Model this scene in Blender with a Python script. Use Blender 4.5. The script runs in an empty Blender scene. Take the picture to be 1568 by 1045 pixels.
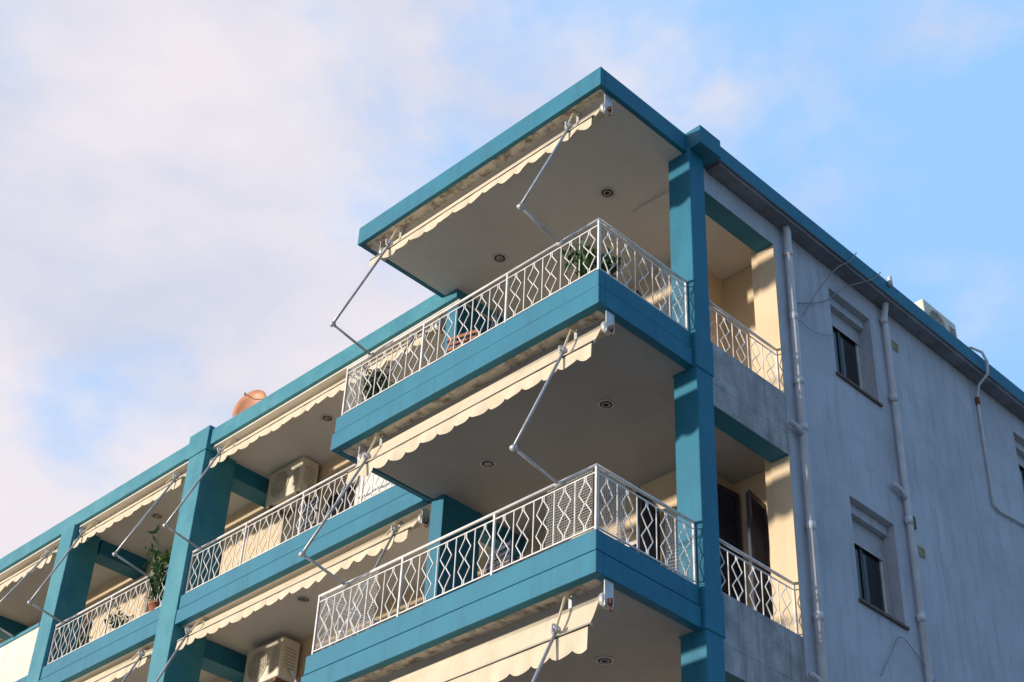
import bpy, bmesh, math, random
from mathutils import Vector, Matrix
random.seed(7)
scene=bpy.context.scene
COL=scene.collection
# ------------------------------------------------------------------ materials
def mat(name,c1,c2=None,scale=3.0,rough=0.75,bump=0.0,bscale=60,streak=0.0,streakcol=(0.2,0.17,0.13),metal=0.0,lo=0.35,hi=0.65,translucent=0.0,patch=None):
    m=bpy.data.materials.new(name);m.use_nodes=True;nt=m.node_tree;N=nt.nodes;Lk=nt.links
    b=N['Principled BSDF'];b.inputs['Roughness'].default_value=rough;b.inputs['Metallic'].default_value=metal
    tc=N.new('ShaderNodeTexCoord')
    c2=c2 or tuple(x*0.85 for x in c1)
    n=N.new('ShaderNodeTexNoise');n.inputs['Scale'].default_value=scale;n.inputs['Detail'].default_value=9;n.inputs['Roughness'].default_value=0.62
    Lk.new(tc.outputs['Object'],n.inputs['Vector'])
    r=N.new('ShaderNodeValToRGB');r.color_ramp.elements[0].position=lo;r.color_ramp.elements[1].position=hi
    r.color_ramp.elements[0].color=(*c1,1);r.color_ramp.elements[1].color=(*c2,1)
    Lk.new(n.outputs['Fac'],r.inputs['Fac']);out=r.outputs['Color']
    def overlay(out,scl,sc,dist,p0,p1,amt,col,det=7,rg=.7):
        mp=N.new('ShaderNodeMapping');mp.inputs['Scale'].default_value=scl;mp.inputs['Location'].default_value=(3.1,1.7,sc);Lk.new(tc.outputs['Object'],mp.inputs['Vector'])
        n2=N.new('ShaderNodeTexNoise');n2.inputs['Scale'].default_value=sc;n2.inputs['Detail'].default_value=det;n2.inputs['Roughness'].default_value=rg;n2.inputs['Distortion'].default_value=dist
        Lk.new(mp.outputs['Vector'],n2.inputs['Vector'])
        r2=N.new('ShaderNodeValToRGB');r2.color_ramp.elements[0].position=p0;r2.color_ramp.elements[1].position=p1
        r2.color_ramp.elements[0].color=(0,0,0,1);r2.color_ramp.elements[1].color=(amt,)*3+(1,)
        Lk.new(n2.outputs['Fac'],r2.inputs['Fac'])
        mx=N.new('ShaderNodeMix');mx.data_type='RGBA';Lk.new(r2.outputs['Color'],mx.inputs[0]);Lk.new(out,mx.inputs[6]);mx.inputs[7].default_value=(*col,1)
        return mx.outputs[2]
    if streak>0: out=overlay(out,(5,5,.5),1.6,0,.50,.76,streak,streakcol)
    if patch:
        out=overlay(out,(1,1,.8),.7,.8,.50,.62,patch[0],patch[1],10,.75)
        out=overlay(out,(1,1,1),2.3,1.2,.60,.66,patch[0]*.8,patch[2],8,.8)
    Lk.new(out,b.inputs['Base Color'])
    if bump>0:
        n3=N.new('ShaderNodeTexNoise');n3.inputs['Scale'].default_value=bscale;n3.inputs['Detail'].default_value=4
        Lk.new(tc.outputs['Object'],n3.inputs['Vector'])
        bp=N.new('ShaderNodeBump');bp.inputs['Strength'].default_value=bump;bp.inputs['Distance'].default_value=0.01
        Lk.new(n3.outputs['Fac'],bp.inputs['Height']);Lk.new(bp.outputs['Normal'],b.inputs['Normal'])
    if translucent>0:
        t=N.new('ShaderNodeBsdfTranslucent');Lk.new(out,t.inputs['Color']);ms=N.new('ShaderNodeMixShader');ms.inputs[0].default_value=translucent
        Lk.new(b.outputs[0],ms.inputs[1]);Lk.new(t.outputs[0],ms.inputs[2]);Lk.new(ms.outputs[0],N['Material Output'].inputs[0])
    return m
TEAL=mat('teal_paint',(0.002,0.142,0.238),(0.005,0.172,0.272),1.6,0.65,0.4,35,0.5,(0.004,0.08,0.135),patch=(.3,(.010,.185,.275),(.05,.16,.22)))
TEALL=mat('faded_teal_paint',(0.006,0.175,0.255),(0.035,0.235,0.305),2.0,0.65,0.4,35,0.4,(0.012,0.10,0.14),patch=(.45,(.06,.27,.32),(.13,.23,.25)))
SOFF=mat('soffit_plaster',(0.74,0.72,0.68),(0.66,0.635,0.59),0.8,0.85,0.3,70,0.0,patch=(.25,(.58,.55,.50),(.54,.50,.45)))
SOFFL=mat('shaded_soffit_plaster',(0.44,0.43,0.425),(0.38,0.37,0.36),0.8,0.85,0.3,70,0.0,patch=(.3,(.33,.315,.30),(.30,.28,.265)))  # darker soffit copy: shade of the lower levels put into the colour
EDGE=mat('rough_drip_edge_plaster',(0.62,0.58,0.51),(0.22,0.19,0.16),7,0.9,0.9,30,0,lo=0.46,hi=0.64)
CREAM=mat('cream_wall_plaster',(0.74,0.59,0.40),(0.66,0.52,0.34),1.2,0.85,0.3,60,0.25,(0.46,0.36,0.25))
OFFW=mat('off_white_wall_plaster',(0.74,0.71,0.64),(0.62,0.59,0.52),2.2,0.85,0.5,40,0.5,(0.35,0.32,0.27))
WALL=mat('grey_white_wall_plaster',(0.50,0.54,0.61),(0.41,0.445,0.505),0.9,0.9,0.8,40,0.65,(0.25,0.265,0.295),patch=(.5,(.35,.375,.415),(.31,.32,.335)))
CONC=mat('weathered_concrete',(0.48,0.49,0.51),(0.27,0.27,0.28),3.5,0.9,0.8,30,0.85,(0.11,0.10,0.09),patch=(.55,(.31,.31,.32),(.17,.16,.15)))
GREY=mat('eave_concrete',(0.23,0.25,0.29),(0.14,0.15,0.17),3,0.9,0.5,30,0.2)
WHITE=mat('white_painted_metal',(0.80,0.79,0.77),(0.62,0.60,0.57),9,0.4,0,0,0)
ARM=mat('grey_arm_metal',(0.48,0.50,0.53),(0.38,0.39,0.41),9,0.35,0,0,0,metal=.3)
NET=mat('white_netting',(0.75,0.74,0.7),(0.6,0.6,0.56),9,0.6)
FAB=mat('cream_awning_fabric',(0.80,0.71,0.54),(0.72,0.63,0.46),2.5,0.85,0.25,160,0.4,(0.46,0.39,0.28),translucent=0.2)
ALU=mat('awning_aluminium',(0.62,0.62,0.62),(0.5,0.5,0.5),10,0.4,0,0,0,metal=0.35)
PIPE=mat('pvc_pipe',(0.62,0.645,0.69),(0.50,0.525,0.56),4,0.5,0.1,20,0.4,(0.3,0.28,0.26))
GLASS=mat('dark_glass',(0.012,0.014,0.018),(0.02,0.022,0.028),2,0.08)
SHUT=mat('grey_roller_shutter',(0.46,0.48,0.52),(0.40,0.42,0.45),5,0.5)
DARK=mat('dark_louvre_shutter',(0.018,0.026,0.055),(0.03,0.04,0.075),5,0.5)
BLK=mat('black_trim',(0.02,0.02,0.02),(0.04,0.04,0.04),5,0.5)
SILL=mat('brown_sill',(0.13,0.10,0.08),(0.08,0.06,0.05),6,0.7)
ACW=mat('ac_casing',(0.76,0.70,0.58),(0.68,0.62,0.50),5,0.45,0,0,0.2,(0.4,0.33,0.25))
ACG=mat('ac_grille_recess',(0.42,0.37,0.29),(0.34,0.30,0.23),5,0.6)
LEAF=mat('leaf_green',(0.045,0.11,0.025),(0.09,0.17,0.04),9,0.55,translucent=0.2)
LEAFD=mat('leaf_dark_green',(0.02,0.06,0.02),(0.045,0.09,0.03),9,0.55,translucent=0.15)
TERRA=mat('terracotta',(0.42,0.17,0.08),(0.34,0.13,0.07),6,0.8)
DISH=mat('dish_sunset_tint',(0.60,0.27,0.14),(0.46,0.20,0.10),4,0.5)  # orange is the low sun's warm light put into the dish colour
RUST=mat('rusty_metal',(0.22,0.10,0.05),(0.12,0.06,0.04),20,0.8)
CABLE=mat('cable_grey',(0.25,0.26,0.28),(0.2,0.2,0.2),5,0.6)
ASPH=mat('asphalt',(0.055,0.055,0.057),(0.04,0.04,0.042),8,0.9,0.6,90)
PAVE=mat('pavement_concrete',(0.38,0.36,0.33),(0.30,0.28,0.25),2,0.9,0.4,40)
GROUND=mat('dry_ground',(0.34,0.30,0.23),(0.24,0.22,0.15),0.2,0.95,0.4,5)
PAINTW=mat('road_paint',(0.75,0.75,0.72),(0.6,0.6,0.58),10,0.8)
VENT=mat('vent_yellowed_plastic',(0.50,0.45,0.28),(0.40,0.36,0.22),10,0.6)
# ------------------------------------------------------------------ mesh builder
class MB:
    def __init__(s): s.v=[];s.f=[];s.mi=[];s.mats=[];s.sm=[]
    def m(s,mt):
        if mt not in s.mats: s.mats.append(mt)
        return s.mats.index(mt)
    def add(s,vs,fs,mt,smooth=False):
        o=len(s.v);s.v+= [tuple(v) for v in vs];i=s.m(mt)
        for f in fs: s.f.append([o+k for k in f]);s.mi.append(i);s.sm.append(smooth)
    def box(s,x0,x1,y0,y1,z0,z1,mt,bottom=None):
        vs=[(x0,y0,z0),(x1,y0,z0),(x1,y1,z0),(x0,y1,z0),(x0,y0,z1),(x1,y0,z1),(x1,y1,z1),(x0,y1,z1)]
        s.add(vs,[(4,5,6,7),(0,1,5,4),(1,2,6,5),(2,3,7,6),(3,0,4,7)],mt)
        o=len(s.v)-8;s.f.append([o+k for k in (0,3,2,1)]);s.mi.append(s.m(bottom or mt));s.sm.append(False)
    def tube(s,pts,r,mt,n=8,smooth=True,cap=True):
        pts=[Vector(p) for p in pts];vs=[];fs=[]
        K=len(pts)
        t0=(pts[1]-pts[0]).normalized();ref=Vector((0,0,1)) if abs(t0.z)<0.9 else Vector((1,0,0))
        a=t0.cross(ref).normalized()
        for k,p in enumerate(pts):
            t=(pts[min(k+1,K-1)]-pts[max(k-1,0)]).normalized()
            a=(a-t*a.dot(t)).normalized();b=t.cross(a)
            rr=r[k] if isinstance(r,(list,tuple)) else r
            for j in range(n):
                an=2*math.pi*(j+0.5)/n;vs.append(p+a*math.cos(an)*rr+b*math.sin(an)*rr)
        for k in range(K-1):
            for j in range(n):
                fs.append((k*n+j,k*n+(j+1)%n,(k+1)*n+(j+1)%n,(k+1)*n+j))
        if cap: fs.append(tuple(range(n))[::-1]);fs.append(tuple((K-1)*n+j for j in range(n)))
        s.add(vs,fs,mt,smooth)
    def disc(s,c,axis,r,mt,n=20):
        c=Vector(c);ax=Vector(axis).normalized();ref=Vector((0,0,1)) if abs(ax.z)<.9 else Vector((1,0,0));a=ax.cross(ref).normalized();b=ax.cross(a)
        s.add([c+a*math.cos(2*math.pi*j/n)*r+b*math.sin(2*math.pi*j/n)*r for j in range(n)],[tuple(range(n))],mt)
    def ring(s,c,axis,R,r,mt,n=20):
        c=Vector(c);ax=Vector(axis).normalized();ref=Vector((0,0,1)) if abs(ax.z)<.9 else Vector((1,0,0));a=ax.cross(ref).normalized();b=ax.cross(a)
        s.tube([c+a*math.cos(2*math.pi*j/n)*R+b*math.sin(2*math.pi*j/n)*R for j in range(n+1)],r,mt,6)
    def obj(s,name,parent=None,bevel=0.0,seg=2):
        me=bpy.data.meshes.new(name);me.from_pydata(s.v,[],s.f)
        for mt in s.mats: me.materials.append(mt)
        me.polygons.foreach_set('material_index',s.mi);me.polygons.foreach_set('use_smooth',s.sm);me.update()
        o=bpy.data.objects.new(name,me);COL.objects.link(o)
        if parent: o.parent=parent
        if bevel>0:
            b=o.modifiers.new('bevel','BEVEL');b.width=bevel;b.segments=seg;b.limit_method='ANGLE'
        return o
def empty(name,loc=(0,0,0)):
    e=bpy.data.objects.new(name,None);e.location=loc;COL.objects.link(e);return e
def wall(mb,axis,pos,depth,u0,u1,z0,z1,holes,mt,reveal=None):
    us=sorted(set([u0,u1]+[h[0] for h in holes]+[h[1] for h in holes]));zs=sorted(set([z0,z1]+[h[2] for h in holes]+[h[3] for h in holes]))
    P=lambda d,u,z:(d,u,z) if axis==0 else (u,d,z)
    idx={};vs=[];fs=[]
    def V(d,u,z):
        k=(round(d,4),round(u,4),round(z,4))
        if k not in idx: idx[k]=len(vs);vs.append(P(d,u,z))
        return idx[k]
    for i in range(len(us)-1):
        for j in range(len(zs)-1):
            a,b,c,d=us[i],us[i+1],zs[j],zs[j+1];cu,cz=(a+b)/2,(c+d)/2
            if any(h[0]<cu<h[1] and h[2]<cz<h[3] for h in holes): continue
            fs.append((V(pos,a,c),V(pos,b,c),V(pos,b,d),V(pos,a,d)))
            fs.append((V(pos+depth,a,c),V(pos+depth,a,d),V(pos+depth,b,d),V(pos+depth,b,c)))
    rv=[]
    for (a,b,c,d) in list(holes)+[(u0,u1,z0,z1)]:
        for (p,q) in (((a,c),(b,c)),((b,c),(b,d)),((b,d),(a,d)),((a,d),(a,c))):
            rv.append((V(pos,*p),V(pos,*q),V(pos+depth,*q),V(pos+depth,*p)))
    mb.add(vs,fs+rv,mt)
# ------------------------------------------------------------------ dimensions
PITCH=3.1;L=4.252;HB=0.4626;ZR=2.99;ZRB=2.703;FY=1.4958
GZ=-12.05
LV=[0,-3.1,-6.2,-9.3]
XE=-19.0;YE=17.0
K1=(-9.98,-9.53);K2=(-13.68,-13.26)
B=empty('apartment_building')
for z in LV:
    mb=MB()
    mb.box(-L,0,0,0.10,z-0.215,z,TEAL); mb.box(-L-.018,0.018,-0.018,0.085,z-HB,z-0.235,TEAL)
    mb.box(-L+.004,-.004,.012,.09,z-.24,z-.21,BLK)
    mb.box(-0.10,-.001,0.102,FY-.004,z-0.215,z-.002,TEAL); mb.box(-0.085,0.017,0.087,FY-.006,z-HB+.001,z-0.235,TEAL)
    mb.box(-.09,-.014,.1,FY-.01,z-.24,z-.21,BLK)
    mb.box(-L+.001,-L+.1,0.102,FY+.05,z-0.215,z-.002,TEAL); mb.box(-L-.017,-L+.06,0.087,FY+.05,z-HB+.001,z-0.235,TEAL)
    mb.obj('balcony_fascia',B,0.008)
    mb=MB()
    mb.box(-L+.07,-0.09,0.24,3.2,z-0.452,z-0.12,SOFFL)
    mb.box(-L+.07,-0.09,0.09,0.238,z-0.459,z-0.14,EDGE)
    mb.obj('balcony_slab',B,0.01)
mb=MB()
mb.box(-L-.01,0.012,-.012,0.05,ZRB,ZR,TEAL);mb.box(-.05,.011,.052,FY+.1,ZRB+.001,ZR-.001,TEAL);mb.box(-L-.009,-L+.06,.052,FY+.1,ZRB+.001,ZR-.001,TEAL)
mb.obj('roof_fascia',B,0.01)
mb=MB();mb.box(-L+.062,-.052,.2,3.2,ZRB+.008,ZR-.03,SOFF);mb.box(-L+.062,-.052,.052,.198,ZRB+.003,ZR-.03,EDGE);mb.obj('roof_slab',B)
mb=MB()
mb.box(-L+.3,0.19,FY+.06,YE,2.745,2.992,TEAL,bottom=GREY)
mb.box(XE,-L+.298,FY,YE,2.58,2.86,TEALL,bottom=TEALL)
mb.obj('building_roof',B,0.012)
mb=MB();mb.box(-.035,.16,FY+.45,YE-.3,2.70,2.742,GREY);mb.obj('eave_drip',B,.006)
mb=MB()
mb.box(-4.0,-0.31,3.0,YE-.3,2.995,3.05,GREY);mb.obj('roof_screed',B)
mb=MB();mb.box(-.36,.22,FY+.03,FY+.42,2.74,3.03,TEAL);mb.box(K1[0]-.05,K1[1]+.03,FY-.05,FY+.4,2.50,2.93,TEALL);mb.obj('column_caps',B,.012)
mb=MB();mb.box(-0.28,0.05,1.512,1.785,GZ,2.75,TEAL)
for z in LV: mb.box(-0.29,0.062,1.499,1.80,z-.47,z+.005,TEAL)
mb.obj('corner_column',B,0.014)
mb=MB();mb.box(-4.21,-3.98,1.56,2.2,GZ,2.74,TEAL);mb.obj('side_column',B,.012)
mb=MB();mb.box(K1[0],K1[1],FY-.03,FY+.55,GZ,2.6,TEALL);mb.box(K2[0],K2[1],FY-.02,FY+.5,GZ,2.6,TEALL)
mb.box(-17.6,-17.2,FY-.02,FY+.5,GZ,2.6,TEALL)
mb.obj('facade_columns',B,.014)
for z in LV:
    mb=MB()
    segs=[(-L-.03,K1[1]),(K1[0],K2[1]),(K2[0],XE)]
    for i,(a,b) in enumerate(segs):
        mb.box(b+.002,a-.002,FY,FY+.12,z-.215,z,TEAL);mb.box(b+.002,a-.002,FY-.018,FY+.10,z-HB,z-.235,TEAL);mb.box(b+.01,a-.01,FY+.012,FY+.09,z-.24,z-.21,BLK)
    mb.obj('facade_band',B,.008)
    mb=MB();mb.box(XE+.05,-L-.03,FY+.105,3.0,z-.45,z-.12,SOFF);mb.obj('gallery_slab',B)
mb=MB();mb.box(XE+.05,-L+.29,FY+.06,3.0,2.55,2.577,SOFF);mb.obj('gallery_ceiling',B)
mb=MB()
for z in [3.1-.08]+LV:
    for k in (K1,K2,(-17.6,-17.2)):
        mb.box(k[0]+.04,k[1]-.04,FY+.55,2.99,z-HB-.28,z-HB+.0,TEAL)
    mb.box(-4.2,-3.99,2.2,2.99,z-HB-.22,z-HB+.004,TEAL)
mb.obj('cross_beams',B,.01)
doors=[(-3.4,-1.8),(-8.6,-6.9),(-6.2,-5.2),(-12.6,-11.0),(-16.6,-14.8)]
hs=[];
for z in LV:
    for d in doors: hs.append((d[0],d[1],z-.1,z+2.05))
mb=MB();wall(mb,1,3.0,.2,XE,-1.2,GZ,2.75,hs,CREAM)
wall(mb,1,3.7,.2,-1.2,-.3,GZ,2.72,[],CREAM)
mb.box(-1.398,-1.2,3.205,3.9,GZ,2.72,CREAM)
mb.box(-.40,-.302,3.255,3.698,GZ,2.68,CREAM)
mb.obj('gallery_back_wall',B)
mb=MB();mb.box(-.299,-.045,3.235,3.249,GZ,2.36,CREAM);mb.obj('recess_end_render',B)
mb=MB()
for z in LV:
    for a,b in doors:
        y=3.12
        mb.box(a,b,y,y+.05,z+1.98,z+2.05,WHITE)
        n=2
        for i in range(n):
            p=a+(b-a)*i/n;q=a+(b-a)*(i+1)/n
            mb.box(p+.002,p+.07,y,y+.05,z-.1,z+1.978,WHITE);mb.box(q-.07,q-.002,y,y+.05,z-.1,z+1.978,WHITE);mb.box(p+.072,q-.072,y+.02,y+.03,z-.1,z+1.978,GLASS)
mb.obj('balcony_doors',B,.004)
mb=MB();mb.box(-.3,-.04,1.79,3.25,2.36,2.74,WALL,bottom=TEAL)
mb.obj('recess_lintel',B)
for z in LV:
    mb=MB();mb.box(-.3,-.04,1.803,3.249,z-.74,z-.45,CONC,bottom=TEAL);mb.box(-.2,-.041,1.803,3.249,z-.45,z+.12,CONC)
    mb.obj('recess_parapet',B,.008)
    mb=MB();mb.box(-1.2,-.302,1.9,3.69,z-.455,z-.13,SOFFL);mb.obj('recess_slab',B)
mb=MB();mb.box(-1.2,-.302,1.9,3.69,2.68,2.74,SOFF);mb.obj('recess_ceiling',B)
wins=[(4.391,5.296,1.005,2.361),(8.86,10.0,1.005,2.361),(12.6,13.7,1.005,2.361)]
hs=[]
for z in LV:
    for w in wins: hs.append((w[0],w[1],w[2]+z,w[3]+z))
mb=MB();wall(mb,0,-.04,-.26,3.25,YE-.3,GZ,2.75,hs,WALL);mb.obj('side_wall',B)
mb=MB();mb.box(XE,XE+.25,3.2,YE-.3,GZ,2.6,WALL);mb.box(XE,-.04,YE-.3,YE-.1,GZ,2.6,WALL);mb.obj('rear_walls',B)
for z in LV:
    mb=MB()
    for wi,(a,b,c,d) in enumerate(wins):
        c+=z;d+=z;x=-.235
        mb.box(x-.04,x,a+.002,a+.055,c+.002,d-.002,WHITE);mb.box(x-.04,x,b-.055,b-.002,c+.002,d-.002,WHITE)
        mb.box(x-.04,x,a+.057,b-.057,c+.002,c+.06,WHITE);mb.box(x-.04,x,a+.057,b-.057,d-.06,d-.002,WHITE)
        mb.box(x-.03,x-.005,(a+b)/2-.03,(a+b)/2+.03,c+.062,d-.062,BLK)
        mb.box(x-.032,x-.022,a+.057,b-.057,c+.062,d-.062,GLASS)
        mb.box(x+.002,x+.10,a+.004,b-.004,d-.13,d-.004,WALL)
        zz=d-.135;low=d-(.30 if wi else .36+.06*(z<0))
        while zz>low:
            mb.box(x+.004,x+.018,a+.03,b-.03,zz-.042,zz,SHUT);zz-=.045
        mb.box(x+.003,x+.02,a+.002,a+.028,c+.01,d-.135,SHUT);mb.box(x+.003,x+.02,b-.028,b-.002,c+.01,d-.135,SHUT)
        mb.box(-.236,-.005,a-.03,b+.03,c-.035,c+.002,SILL)
    mb.obj('side_windows',B,.003)
mb=MB()
for z in LV:
    mb.box(XE,K2[0]-.04,FY+.01,FY+.11,z+.003,z+.86,OFFW);mb.box(XE,K2[0]-.035,FY-.01,FY+.13,z+.862,z+.93,TEALL)
mb.obj('solid_balcony_front',B,.01)
# ------------------------------------------------------------------ railings
def railing(name,A,Bp,z0,h=0.73,net=[]):
    A=Vector((*A,0));Bv=Vector((*Bp,0));d=(Bv-A);Ln=d.length;d.normalize()
    mb=MB();P=lambda u,z:A+d*u+Vector((0,0,z0+z))
    def bar(u,za,zb,r): mb.tube([P(u,za),P(u,zb)],r,WHITE,4,False)
    mb.tube([P(-.01,h),P(Ln+.01,h)],.019,WHITE,8);mb.tube([P(0,h-.075),P(Ln,h-.075)],.009,WHITE,4,False);mb.tube([P(0,.06),P(Ln,.06)],.010,WHITE,4,False)
    npost=max(1,round(Ln/1.45))
    for i in range(npost+1): bar(Ln*i/npost,0,h,.016)
    n=max(1,round(Ln/.27));w=Ln/n;H=h-.075-.06
    prof=[(0,.14),(.10,.14),(.30,1.0),(.49,.12),(.51,.12),(.70,1.0),(.90,.14),(1,.14)]
    for i in range(n):
        u=(i+.5)*w+random.gauss(0,.004)
        bar(i*w+.001,.06,h-.075,.007)
        for sg in (-1,1):
            mb.tube([P(u+sg*f*.084,.06+t*H) for t,f in prof],.0072,WHITE,4,False)
    for (a,b) in net:
        k=a
        while k<b: mb.tube([P(k,.02),P(k,h-.02)],.0018,NET,3,False,False);k+=.03
        k=.03
        while k<h: mb.tube([P(a,k),P(b,k)],.0018,NET,3,False,False);k+=.03
    return mb.obj(name)
for z in LV:
    railing('balcony_railing',(-L+.05,.05),(-.05,.05),z,net=[(0,1.0),(3.5,4.1)] if z<0 else [(0,.35)])
    railing('balcony_railing',(-.05,.06),(-.05,1.49),z,net=[(1.0,1.42),(0,.4)] if z<0 else [(1.0,1.42)])
    railing('balcony_railing',(-L+.05,.06),(-L+.05,1.49),z)
    railing('balcony_railing',(-.11,1.83),(-.11,3.23),z+.10,.66)
    railing('balcony_railing',(K1[1]+.03,FY+.06),(-L-.07,FY+.06),z)
    railing('balcony_railing',(K2[1]+.03,FY+.06),(K1[0]-.03,FY+.06),z)
# ------------------------------------------------------------------ awnings
def awning(x0,x1,y,soff,railz,arms,drop=.36,val=.17,rz=.12):
    E=empty('awning');rnd=random.random()
    yr=y+.19;zr=soff-rz;yb=y+.0;zb=soff-drop
    mb=MB();mb.tube([(x0+.04,yr,zr),(x1-.04,yr,zr)],.06,FAB,14)
    n=60;vs=[];fs=[];rows=5
    for i in range(n+1):
        x=x0+.06+(x1-x0-.12)*i/n
        for j in range(rows+1):
            t=j/rows;s=math.sin(math.pi*t)*.022*(1+.3*math.sin(x*3.1+rnd*6))
            vs.append((x,yr-.061+(yb-yr+.061)*t,zr-.01+(zb-zr+.01)*t-s))
    for i in range(n):
        for j in range(rows):
            a=i*(rows+1)+j;fs.append((a,a+1,a+rows+2,a+rows+1))
    mb.add(vs,fs,FAB,True);mb.obj('fabric',E)
    mb=MB();mb.tube([(x0+.03,yb,zb),(x1-.03,yb,zb)],.022,FAB,8)
    mb.tube([(x0+.03,yb-.024,zb-.014),(x1-.03,yb-.024,zb-.014)],.008,BLK,6)
    mb.tube([(x0,yr,zr),(x0+.05,yr,zr)],.08,ALU,12);mb.tube([(x1-.05,yr,zr),(x1,yr,zr)],.08,ALU,12)
    for xx in (x0-.012,x1):
        mb.box(xx,xx+.012,yr-.06,yr+.06,zr-.08,soff-.001,ALU)
    mb.tube([(x1+.03,yr,zr-.0),(x1+.03,yr,zr-.06)],.022,RUST,8);mb.ring((x1+.03,yr,zr-.10),(1,0,0),.026,.008,RUST,12)
    for xx in [x0+.35,x1-.45]:
        mb.box(xx-.02,xx+.02,yr-.03,yr+.03,zr+.05,soff-.001,ALU);mb.tube([(xx,yr-.02,soff-.03),(xx,yr-.10,soff-.06),(xx,yb-.03,zb+.05)],.014,FAB,6)
    mb.obj('roller_and_bar',E)
    mb=MB();n=int((x1-x0)/.0125);vs=[];fs=[]
    for i in range(n+1):
        x=x0+.05+(x1-x0-.1)*i/n;wv=.014*math.sin(x*9+rnd*5)+.010*math.sin(x*23)
        lob=abs(math.sin(math.pi*(x-x0)/.26))**.6
        zt=zb-.005;zl=zb-val*.66-.065*lob+.006*math.sin(x*4+rnd*9)
        for j in range(4):
            t=j/3;vs.append((x,yb-.022+wv*t-.01*t,zt+(zl-zt)*t))
    for i in range(n):
        for j in range(3):
            a=i*4+j;fs.append((a,a+1,a+5,a+4))
    mb.add(vs,fs,FAB,True);mb.obj('scalloped_valance',E)
    mb=MB()
    for xb,xe in arms:
        p0=Vector((xb,yb-.03,zb+.04));el=Vector((xe,y-.60,railz+.09));p2=Vector((xe,y+.03,railz-.03))
        mb.tube([p0,el],.0165,ARM,8);mb.tube([el,p2],.0165,ARM,8)
        mb.tube([p0+Vector((-.035,0,.02)),p0+Vector((.035,0,.02))],.035,ALU,10);mb.ring(p0+Vector((0,-.02,.035)),(1,0,0),.035,.011,ALU,12)
        mb.tube([el+Vector((-.028,0,0)),el+Vector((.028,0,0))],.030,ALU,10)
        mb.tube([p2+Vector((-.04,0,0)),p2+Vector((.04,0,0))],.026,ALU,8)
    mb.obj('folding_arms',E)
    return E
awning(-3.95,-.06,0,ZRB,.73,[(-.46,-.60),(-3.56,-3.74)],.44,.14,.20)
awning(-3.9,-.02,0,-HB,-3.1+.73,[(-.46,-.53),(-3.53,-3.73)],.46,.20,.19)
awning(-3.9,-.02,0,-HB-3.1,-6.2+.73,[(-.46,-.55),(-3.55,-3.73)],.50,.28,.19)
awning(-3.9,-.02,0,-HB-6.2,-9.3+.73,[(-.50,-.55),(-3.55,-3.73)],.42,.2,.19)
for lev,z in enumerate([3.1]+LV[:3]):
    so=(2.55 if lev==0 else z-.45);rz=z-3.1+.73
    awning(-9.4,-4.45,FY,so,rz,[(-9.1,-9.3),(-4.75,-4.85)],.32,.15)
    awning(-13.2,-10.05,FY,so,rz,[(-12.9,-13.0),(-10.25,-10.6)],.32,.15)
    awning(-17.1,-13.75,FY,so,rz+.2,[(-16.8,-17.0),(-13.95,-14.5)],.32,.15)
# ------------------------------------------------------------------ downlights
def downlight(x,y,z):
    mb=MB();mb.ring((x,y,z-.004),(0,0,1),.082,.014,ALU,24);mb.tube([(x,y,z-.001),(x,y,z-.012)],.075,BLK,20);mb.disc((x,y,z-.0135),(0,0,1),.036,GLASS,16);mb.ring((x,y,z-.014),(0,0,1),.040,.007,ALU,16)
    mb.obj('ceiling_downlight')
for so in (ZRB+.008,-.452,-3.552,-6.652): downlight(-1.18,1.42,so);downlight(-3.07,1.42,so)
for so in (2.55,-.45,-3.55):
    downlight(-7.5,2.2,so);downlight(-11.9,2.2,so)
# ------------------------------------------------------------------ AC units
def ac(name,x0,y0,z0,w=.85,h=.6,dp=.32,face='-Y',G=ACG):
    mb=MB()
    mb.box(0,w,0,dp,0,h,ACW)
    o=MB()
    o.ring((w*.37,-.006,h*.5),(0,1,0),h*.38,.009,ACW,28)
    for k in (.06,.12,.18,.24,.30,.35): o.ring((w*.37,-.008,h*.5),(0,1,0),h*k,.006,ACW,24)
    for a in range(10):
        an=a*math.pi/5;o.tube([(w*.37,-.01,h*.5),(w*.37+math.cos(an)*h*.37,-.01,h*.5+math.sin(an)*h*.37)],.004,ACW,4,False)
    o.disc((w*.37,-.002,h*.5),(0,1,0),h*.37,G,28)
    for k in range(9): o.box(w*.76,w*.95,-.006,-.001,h*.2+k*h*.07,h*.2+k*h*.07+h*.02,G)
    for k in range(7): o.box(w+.001,w+.006,dp*.2,dp*.8,h*.25+k*h*.08,h*.25+k*h*.08+h*.02,G)
    o.box(.08,.14,.02,dp+.05,-.05,-.002,RUST);o.box(w-.14,w-.08,.02,dp+.05,-.05,-.002,RUST)
    o.tube([(w+.005,dp*.5,h*.2),(w+.08,dp*.55,h*.15),(w+.1,dp*.9,-.1),(w+.1,dp+.04,-.5)],.018,PIPE,8)
    E=empty(name)
    mb.obj('casing',E,.02,3);o.obj('fan_grille',E)
    E.location=(x0,y0,z0)
    if face=='+X': E.rotation_euler=(0,0,math.radians(90))
    return E
ac('air_conditioner',-9.42,2.62,1.93);ac('air_conditioner',-9.3,2.62,-1.15);ac('air_conditioner',-8.0,2.62,-4.25)
ac('air_conditioner',-.12,6.95,3.10,.85,.62,.32,'+X',BLK)
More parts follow.
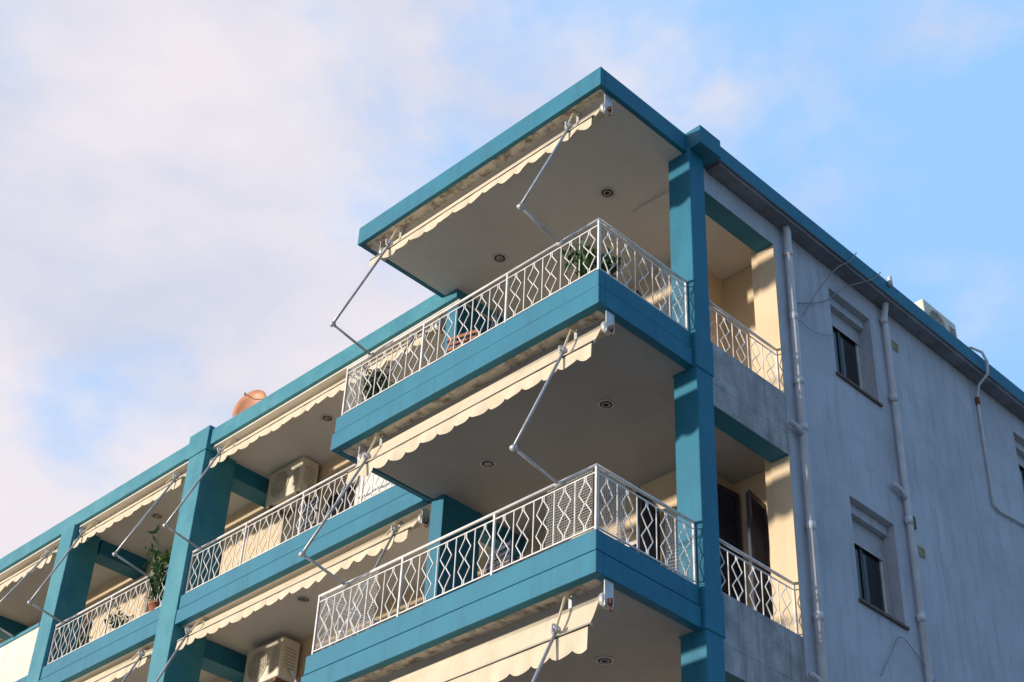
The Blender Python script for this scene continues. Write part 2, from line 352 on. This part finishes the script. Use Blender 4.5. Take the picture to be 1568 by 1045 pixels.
# ------------------------------------------------------------------ satellite dish
E=empty('satellite_dish');mb=MB();c=Vector((-9.0,1.85,3.17));ax=Vector((.30,-.93,.14)).normalized();a=ax.cross(Vector((0,0,1))).normalized();b=ax.cross(a)
vs=[];fs=[];n=28
for j in range(6):
    r=.31*j/5
    for i in range(n): an=2*math.pi*i/n;vs.append(c+a*math.cos(an)*r+b*math.sin(an)*r*1.1+ax*(r*r*1.0))
for j in range(5):
    for i in range(n): fs.append((j*n+i,j*n+(i+1)%n,(j+1)*n+(i+1)%n,(j+1)*n+i))
mb.add(vs,fs,DISH,True);o=mb.obj('reflector',E);sm=o.modifiers.new('s','SOLIDIFY');sm.thickness=.008
mb=MB();mb.tube([c-ax*.02,c-ax*.1,(c.x,c.y+.12,2.86)],.02,RUST,8);mb.tube([c-b*.2+ax*.05,c-b*.12+ax*.28],.008,DISH,6);mb.tube([c-b*.12+ax*.24,c-b*.12+ax*.30],.02,ACW,10);mb.obj('mast_and_arm',E)
# ------------------------------------------------------------------ drain pipes
def collars(mb,x,y,zs,r):
    for z in zs: mb.tube([(x,y,z-.05),(x,y,z+.05)],r+.008,PIPE,12);mb.box(-.04,x,y-.012,y+.012,z-.012,z+.012,RUST)
mb=MB();r=.048
mb.tube([(.05,3.40,2.70),(.05,3.43,2.62),(.03,3.45,2.4),(.03,3.45,GZ+.15)],r,PIPE,12);collars(mb,.03,3.45,[2.3,1.3,.35,-.3,-1.6,-2.7,-4,-5.5,-7,-8.5,-10],r)
for z in LV: mb.tube([(.03,3.45,z-.42),(.03,3.33,z-.34),(.03,3.22,z-.33)],.034,PIPE,10)
mb.obj('drain_pipe')
mb=MB()
mb.tube([(.09,5.50,2.84),(.12,5.52,2.78),(.05,5.58,2.66),(.02,5.58,2.5),(.02,5.56,GZ+.15)],.042,PIPE,12);collars(mb,.02,5.56,[2.45,1.2,-.6,-1.9,-3.5,-5,-7,-9],.042)
mb.tube([(.22,5.5,2.9),(.22,5.5,3.05)],.03,PIPE,10)
for z in LV: mb.tube([(.02,5.56,z-.30),(.02,5.44,z-.20),(.02,5.3,z-.20)],.032,PIPE,10)
mb.obj('drain_pipe')
mb=MB()
mb.tube([(.0,7.5,3.02),(.16,7.6,3.06),(.24,7.75,3.02),(.25,7.84,2.9),(.22,7.86,2.72),(.05,7.88,2.62),(-.01,7.88,2.4),(-.01,7.85,.65),(-.01,8.0,.63),(-.01,8.7,.71),(-.01,9.6,.8)],.02,PIPE,8)
mb.tube([(-.01,7.88,2.42),(-.01,7.88,2.30)],.03,RUST,8)
mb.obj('conduit_pipe')
def cable(pts,r=.006,name='wall_cable'):
    mb=MB();ps=[Vector(p) for p in pts];out=[]
    for i in range(len(ps)-1):
        p0=ps[max(i-1,0)];p1=ps[i];p2=ps[i+1];p3=ps[min(i+2,len(ps)-1)]
        for k in range(6):
            t=k/6;out.append(.5*((2*p1)+(-p0+p2)*t+(2*p0-5*p1+4*p2-p3)*t*t+(-p0+3*p1-3*p2+p3)*t**3))
    out.append(ps[-1]);mb.tube(out,r,CABLE,5);mb.obj(name)
cable([(.21,4.75,3.02),(.21,4.55,2.75),(.12,4.35,2.55),(.02,4.0,2.0),(.01,3.7,1.5)],.008)
cable([(.21,5.3,3.02),(.2,5.05,2.75),(.06,4.6,2.42),(.0,4.2,2.0),(.0,3.6,1.62)],.008)
cable([(0,4.6,-2.95),(0,4.85,-2.6),(0,5.1,-2.3),(0,5.45,-2.45),(0,5.9,-2.75),(0,6.4,-2.9)])
cable([(0,3.3,1.4),(.0,3.9,1.35),(0,4.35,1.55)],.004)
for z in (0,-3.1,-6.2):
    mb=MB();y=5.86;zz=2.22+z
    mb.box(-.039,-.02,y-.06,y+.06,zz-.07,zz+.07,VENT)
    for k in range(4): mb.box(-.02,-.008,y-.045,y+.045,zz-.05+k*.028,zz-.038+k*.028,VENT)
    mb.obj('wall_vent',None,.003)
mb=MB();mb.box(-.039,.0,5.70,5.76,-.62,-.45,RUST);mb.obj('junction_box',None,.004)
# ------------------------------------------------------------------ louvre shutters
def shutter(x,y,z,ang,w=.55,h=2.0):
    mb=MB();mb.box(0,.06,-.02,.02,0,h,DARK);mb.box(w-.06,w,-.02,.02,0,h,DARK);mb.box(.06,w-.06,-.02,.02,0,.08,DARK);mb.box(.06,w-.06,-.02,.02,h-.08,h,DARK)
    k=.1
    while k<h-.1:
        mb.add([(.06,-.02,k),(w-.06,-.02,k),(w-.06,.02,k+.035),(.06,.02,k+.035)],[(0,1,2,3)],DARK);k+=.045
    o=mb.obj('louvre_shutter',None,.003);o.location=(x,y,z);o.rotation_euler=(0,0,math.radians(ang))
shutter(-1.75,2.97,-3.1,-75,.55,2.2);shutter(-1.10,3.66,-3.1,-95,.5,2.45);shutter(-.72,3.66,-3.1,-80,.45,2.15)
shutter(-1.75,2.97,0,-75)
# ------------------------------------------------------------------ plants
def plant(x,y,z,H=.5,R=.22,n=260,leaf=.06,mt=LEAF,pot=True):
    E=empty('potted_plant');mb=MB()
    if pot:
        mb.tube([(x,y,z),(x,y,z+.02),(x,y,z+.2),(x,y,z+.2),(x,y,z+.225)],[.08,.085,.12,.135,.135],TERRA,16);mb.obj('pot',E)
    base=z+(.2 if pot else 0)
    mb=MB()
    for s in range(11):
        an=random.random()*6.28;q=R*random.uniform(.3,1.1);top=Vector((x+math.cos(an)*q,y+math.sin(an)*q,base+H*random.uniform(.45,1.05)))
        mid=Vector((x+math.cos(an)*q*.4,y+math.sin(an)*q*.4,base+H*.4));mb.tube([(x,y,base-.03),mid,top],[.009,.007,.003],LEAFD,5)
        for k in range(n//11):
            t=random.uniform(.2,1.05);c=Vector((x,y,base)).lerp(mid,min(1,t*2)) if t<.5 else mid.lerp(top,(t-.5)*2)
            c+=Vector([random.gauss(0,R*.22) for _ in range(3)])
            d=Vector([random.uniform(-1,1) for _ in range(3)]).normalized();e=d.cross(Vector([random.uniform(-1,1) for _ in range(3)])).normalized()
            l=leaf*random.uniform(.6,1.3)
            mb.add([c-d*l,c+e*l*.38,c+d*l,c-e*l*.38],[(0,1,2,3)],random.choice([mt,mt,LEAFD]))
    mb.obj('foliage',E)
plant(-.26,.22,-.12,.48,.24,560,.052);plant(-3.95,.30,-.08,.56,.22,360,.055,LEAFD);plant(-3.6,.35,-.1,.35,.12,140,.05)
plant(-10.35,1.62,-.05,1.1,.26,650,.07);plant(-11.6,1.75,-.12,.5,.18,200,.05);plant(-12.7,1.8,-.12,.45,.14,150,.05);plant(-10.5,1.75,-3.2,.6,.2,200,.06)
def chair(x,y,z,rot,mt):
    mb=MB()
    for sx in (-.2,.2):
        for sy in (-.2,.2): mb.tube([(sx,sy,0),(sx,sy,.45 if sy<0 else .88)],.015,mt,6)
    mb.box(-.22,.22,-.22,.22,.43,.46,mt)
    for k in range(5): mb.box(-.2,.2,.19,.21,.52+k*.075,.565+k*.075,mt)
    for sx in (-.22,.22): mb.tube([(sx,-.2,.45),(sx,-.2,.65),(sx,.2,.67)],.014,mt,6)
    o=mb.obj('balcony_chair',None,.004);o.location=(x,y,z);o.rotation_euler=(0,0,rot)
chair(-2.1,.75,-.12,2.6,DARK);chair(-2.7,.7,-.12,3.4,TERRA);chair(-7.1,2.0,-.12,3.0,DARK);chair(-1.9,.8,-3.22,3.0,DARK)
def laundry(x0,x1,y,z,h):
    mb=MB();vs=[];fs=[];n=24
    for i in range(n+1):
        x=x0+(x1-x0)*i/n
        for j in range(6): vs.append((x,y+.025*math.sin(x*17)*(j/5),z-h*j/5))
    for i in range(n):
        for j in range(5): a=i*6+j;fs.append((a,a+1,a+7,a+6))
    mb.add(vs,fs,NET,True);mb.tube([(x0-.4,y,z),(x1+.4,y,z)],.006,CABLE,5);o=mb.obj('hanging_laundry');s=o.modifiers.new('s','SOLIDIFY');s.thickness=.004
laundry(-6.4,-5.5,2.1,1.05,.8)
# ------------------------------------------------------------------ ground
mb=MB();mb.box(-500,500,-500,500,GZ-.5,GZ-.15,GROUND);mb.obj('ground')
mb=MB();mb.add([(-500,-13,GZ-.145),(500,-13,GZ-.145),(500,-4,GZ-.145),(-500,-4,GZ-.145)],[(0,1,2,3)],ASPH);mb.obj('road')
mb=MB();mb.add([(4,-4+.001,GZ-.145),(12,-4+.001,GZ-.145),(12,400,GZ-.145),(4,400,GZ-.145)],[(0,1,2,3)],ASPH);mb.obj('road')
mb=MB()
for i in range(-40,40):
    mb.add([(i*5,-8.6,GZ-.14),(i*5+2.2,-8.6,GZ-.14),(i*5+2.2,-8.48,GZ-.14),(i*5,-8.48,GZ-.14)],[(0,1,2,3)],PAINTW)
mb.obj('road_markings')
mb=MB();mb.box(XE-20,4,-4,YE+10,GZ-.149,GZ,PAVE);mb.box(XE-20,12,-16,-13,GZ-.149,GZ-.01,PAVE);mb.obj('pavement',None,.02)
# ------------------------------------------------------------------ camera
cd=bpy.data.cameras.new('camera');cam=bpy.data.objects.new('camera',cd);COL.objects.link(cam);scene.camera=cam
y,pt,r=0.8128,0.6359,0.0498
h=Vector((-math.sin(y),math.cos(y),0));rt=Vector((math.cos(y),math.sin(y),0));Fw=h*math.cos(pt)+Vector((0,0,1))*math.sin(pt);up=rt.cross(Fw)
R=rt*math.cos(r)+up*math.sin(r);U=-rt*math.sin(r)+up*math.cos(r)
M=Matrix(((R.x,U.x,-Fw.x,8.6943),(R.y,U.y,-Fw.y,-9.4222),(R.z,U.z,-Fw.z,-10.4407),(0,0,0,1)));cam.matrix_world=M
cd.sensor_width=36;cd.sensor_fit='HORIZONTAL';cd.lens=36*2424.2353/1568;cd.clip_end=3000;cd.clip_start=.1
# ------------------------------------------------------------------ light
sd=Vector((-0.48,-0.87,0)).normalized();elev=math.radians(6)
S=Vector((sd.x*math.cos(elev),sd.y*math.cos(elev),math.sin(elev)))
sl=bpy.data.lights.new('sun','SUN');sl.energy=4.8;sl.angle=math.radians(2);sl.color=(1,.88,.74);so=bpy.data.objects.new('sun',sl);COL.objects.link(so)
so.rotation_euler=S.to_track_quat('Z','Y').to_euler()
w=bpy.data.worlds.new('World');scene.world=w;w.use_nodes=True;nt=w.node_tree;N=nt.nodes;K=nt.links
bg=N['Background'];sky=N.new('ShaderNodeTexSky');sky.sky_type='NISHITA';sky.sun_disc=False;sky.sun_elevation=elev;sky.sun_rotation=math.atan2(S.x,S.y)
sky.altitude=100;sky.air_density=1.2;sky.dust_density=.6;sky.ozone_density=2
tc=N.new('ShaderNodeTexCoord')
def noise(scale,loc,det=8,rough=.55,dist=.2,stretch=(1,1,1.6)):
    mp=N.new('ShaderNodeMapping');mp.inputs['Location'].default_value=loc;mp.inputs['Scale'].default_value=stretch;K.new(tc.outputs['Generated'],mp.inputs['Vector'])
    n=N.new('ShaderNodeTexNoise');n.inputs['Scale'].default_value=scale;n.inputs['Detail'].default_value=det;n.inputs['Roughness'].default_value=rough;n.inputs['Distortion'].default_value=dist
    K.new(mp.outputs['Vector'],n.inputs['Vector']);return n.outputs['Fac']
def math_(op,a,b):
    m=N.new('ShaderNodeMath');m.operation=op
    for i,q in enumerate((a,b)):
        if isinstance(q,(int,float)): m.inputs[i].default_value=q
        else: K.new(q,m.inputs[i])
    return m.outputs[0]
n1=noise(4.6,(0.3,1.7,.4),10,.52,.15)
vd=N.new('ShaderNodeVectorMath');vd.operation='DOT_PRODUCT';K.new(tc.outputs['Generated'],vd.inputs[0]);vd.inputs[1].default_value=(-.75,-.62,-.1)
f=math_('ADD',n1,math_('MULTIPLY',vd.outputs['Value'],.62))
n3=noise(11,(1.3,.2,2.4),8,.6,.3,(1,1,1.3))
f=math_('ADD',f,math_('MULTIPLY',math_('SUBTRACT',n3,.5),.26))
cr=N.new('ShaderNodeValToRGB');cr.color_ramp.elements[0].position=.34;cr.color_ramp.elements[1].position=.64;cr.color_ramp.interpolation='EASE';K.new(f,cr.inputs['Fac'])
blue=N.new('ShaderNodeMix');blue.data_type='RGBA';blue.inputs[0].default_value=.85;K.new(sky.outputs[0],blue.inputs[6]);blue.inputs[7].default_value=(3.9,7.2,12.1,1)
n2=noise(4,(2,3,1),6,.5)
cc=N.new('ShaderNodeValToRGB');cc.color_ramp.elements[0].color=(.60,.65,.82,1);cc.color_ramp.elements[1].color=(.88,.83,.88,1);cc.color_ramp.elements[0].position=.38;cc.color_ramp.elements[1].position=.60;K.new(n2,cc.inputs['Fac'])
sc=N.new('ShaderNodeVectorMath');sc.operation='SCALE';K.new(cc.outputs[0],sc.inputs[0]);sc.inputs['Scale'].default_value=10
mx=N.new('ShaderNodeMix');mx.data_type='RGBA';K.new(cr.outputs[0],mx.inputs[0]);K.new(blue.outputs[2],mx.inputs[6]);K.new(sc.outputs[0],mx.inputs[7])
# dimming added on the unseen +X side of the sky, deepens shade on +X faces
va=N.new('ShaderNodeVectorMath');va.operation='DOT_PRODUCT';K.new(tc.outputs['Generated'],va.inputs[0]);va.inputs[1].default_value=(1,0,0)
mr=N.new('ShaderNodeMapRange');K.new(va.outputs['Value'],mr.inputs['Value']);mr.inputs['From Min'].default_value=-.15;mr.inputs['From Max'].default_value=.7;mr.inputs['To Min'].default_value=1;mr.inputs['To Max'].default_value=.66
fin=N.new('ShaderNodeVectorMath');fin.operation='SCALE';K.new(mx.outputs[2],fin.inputs[0]);K.new(mr.outputs[0],fin.inputs['Scale'])
K.new(fin.outputs[0],bg.inputs['Color']);bg.inputs['Strength'].default_value=.1
scene.view_settings.view_transform='Standard';scene.view_settings.look='None';scene.view_settings.exposure=0
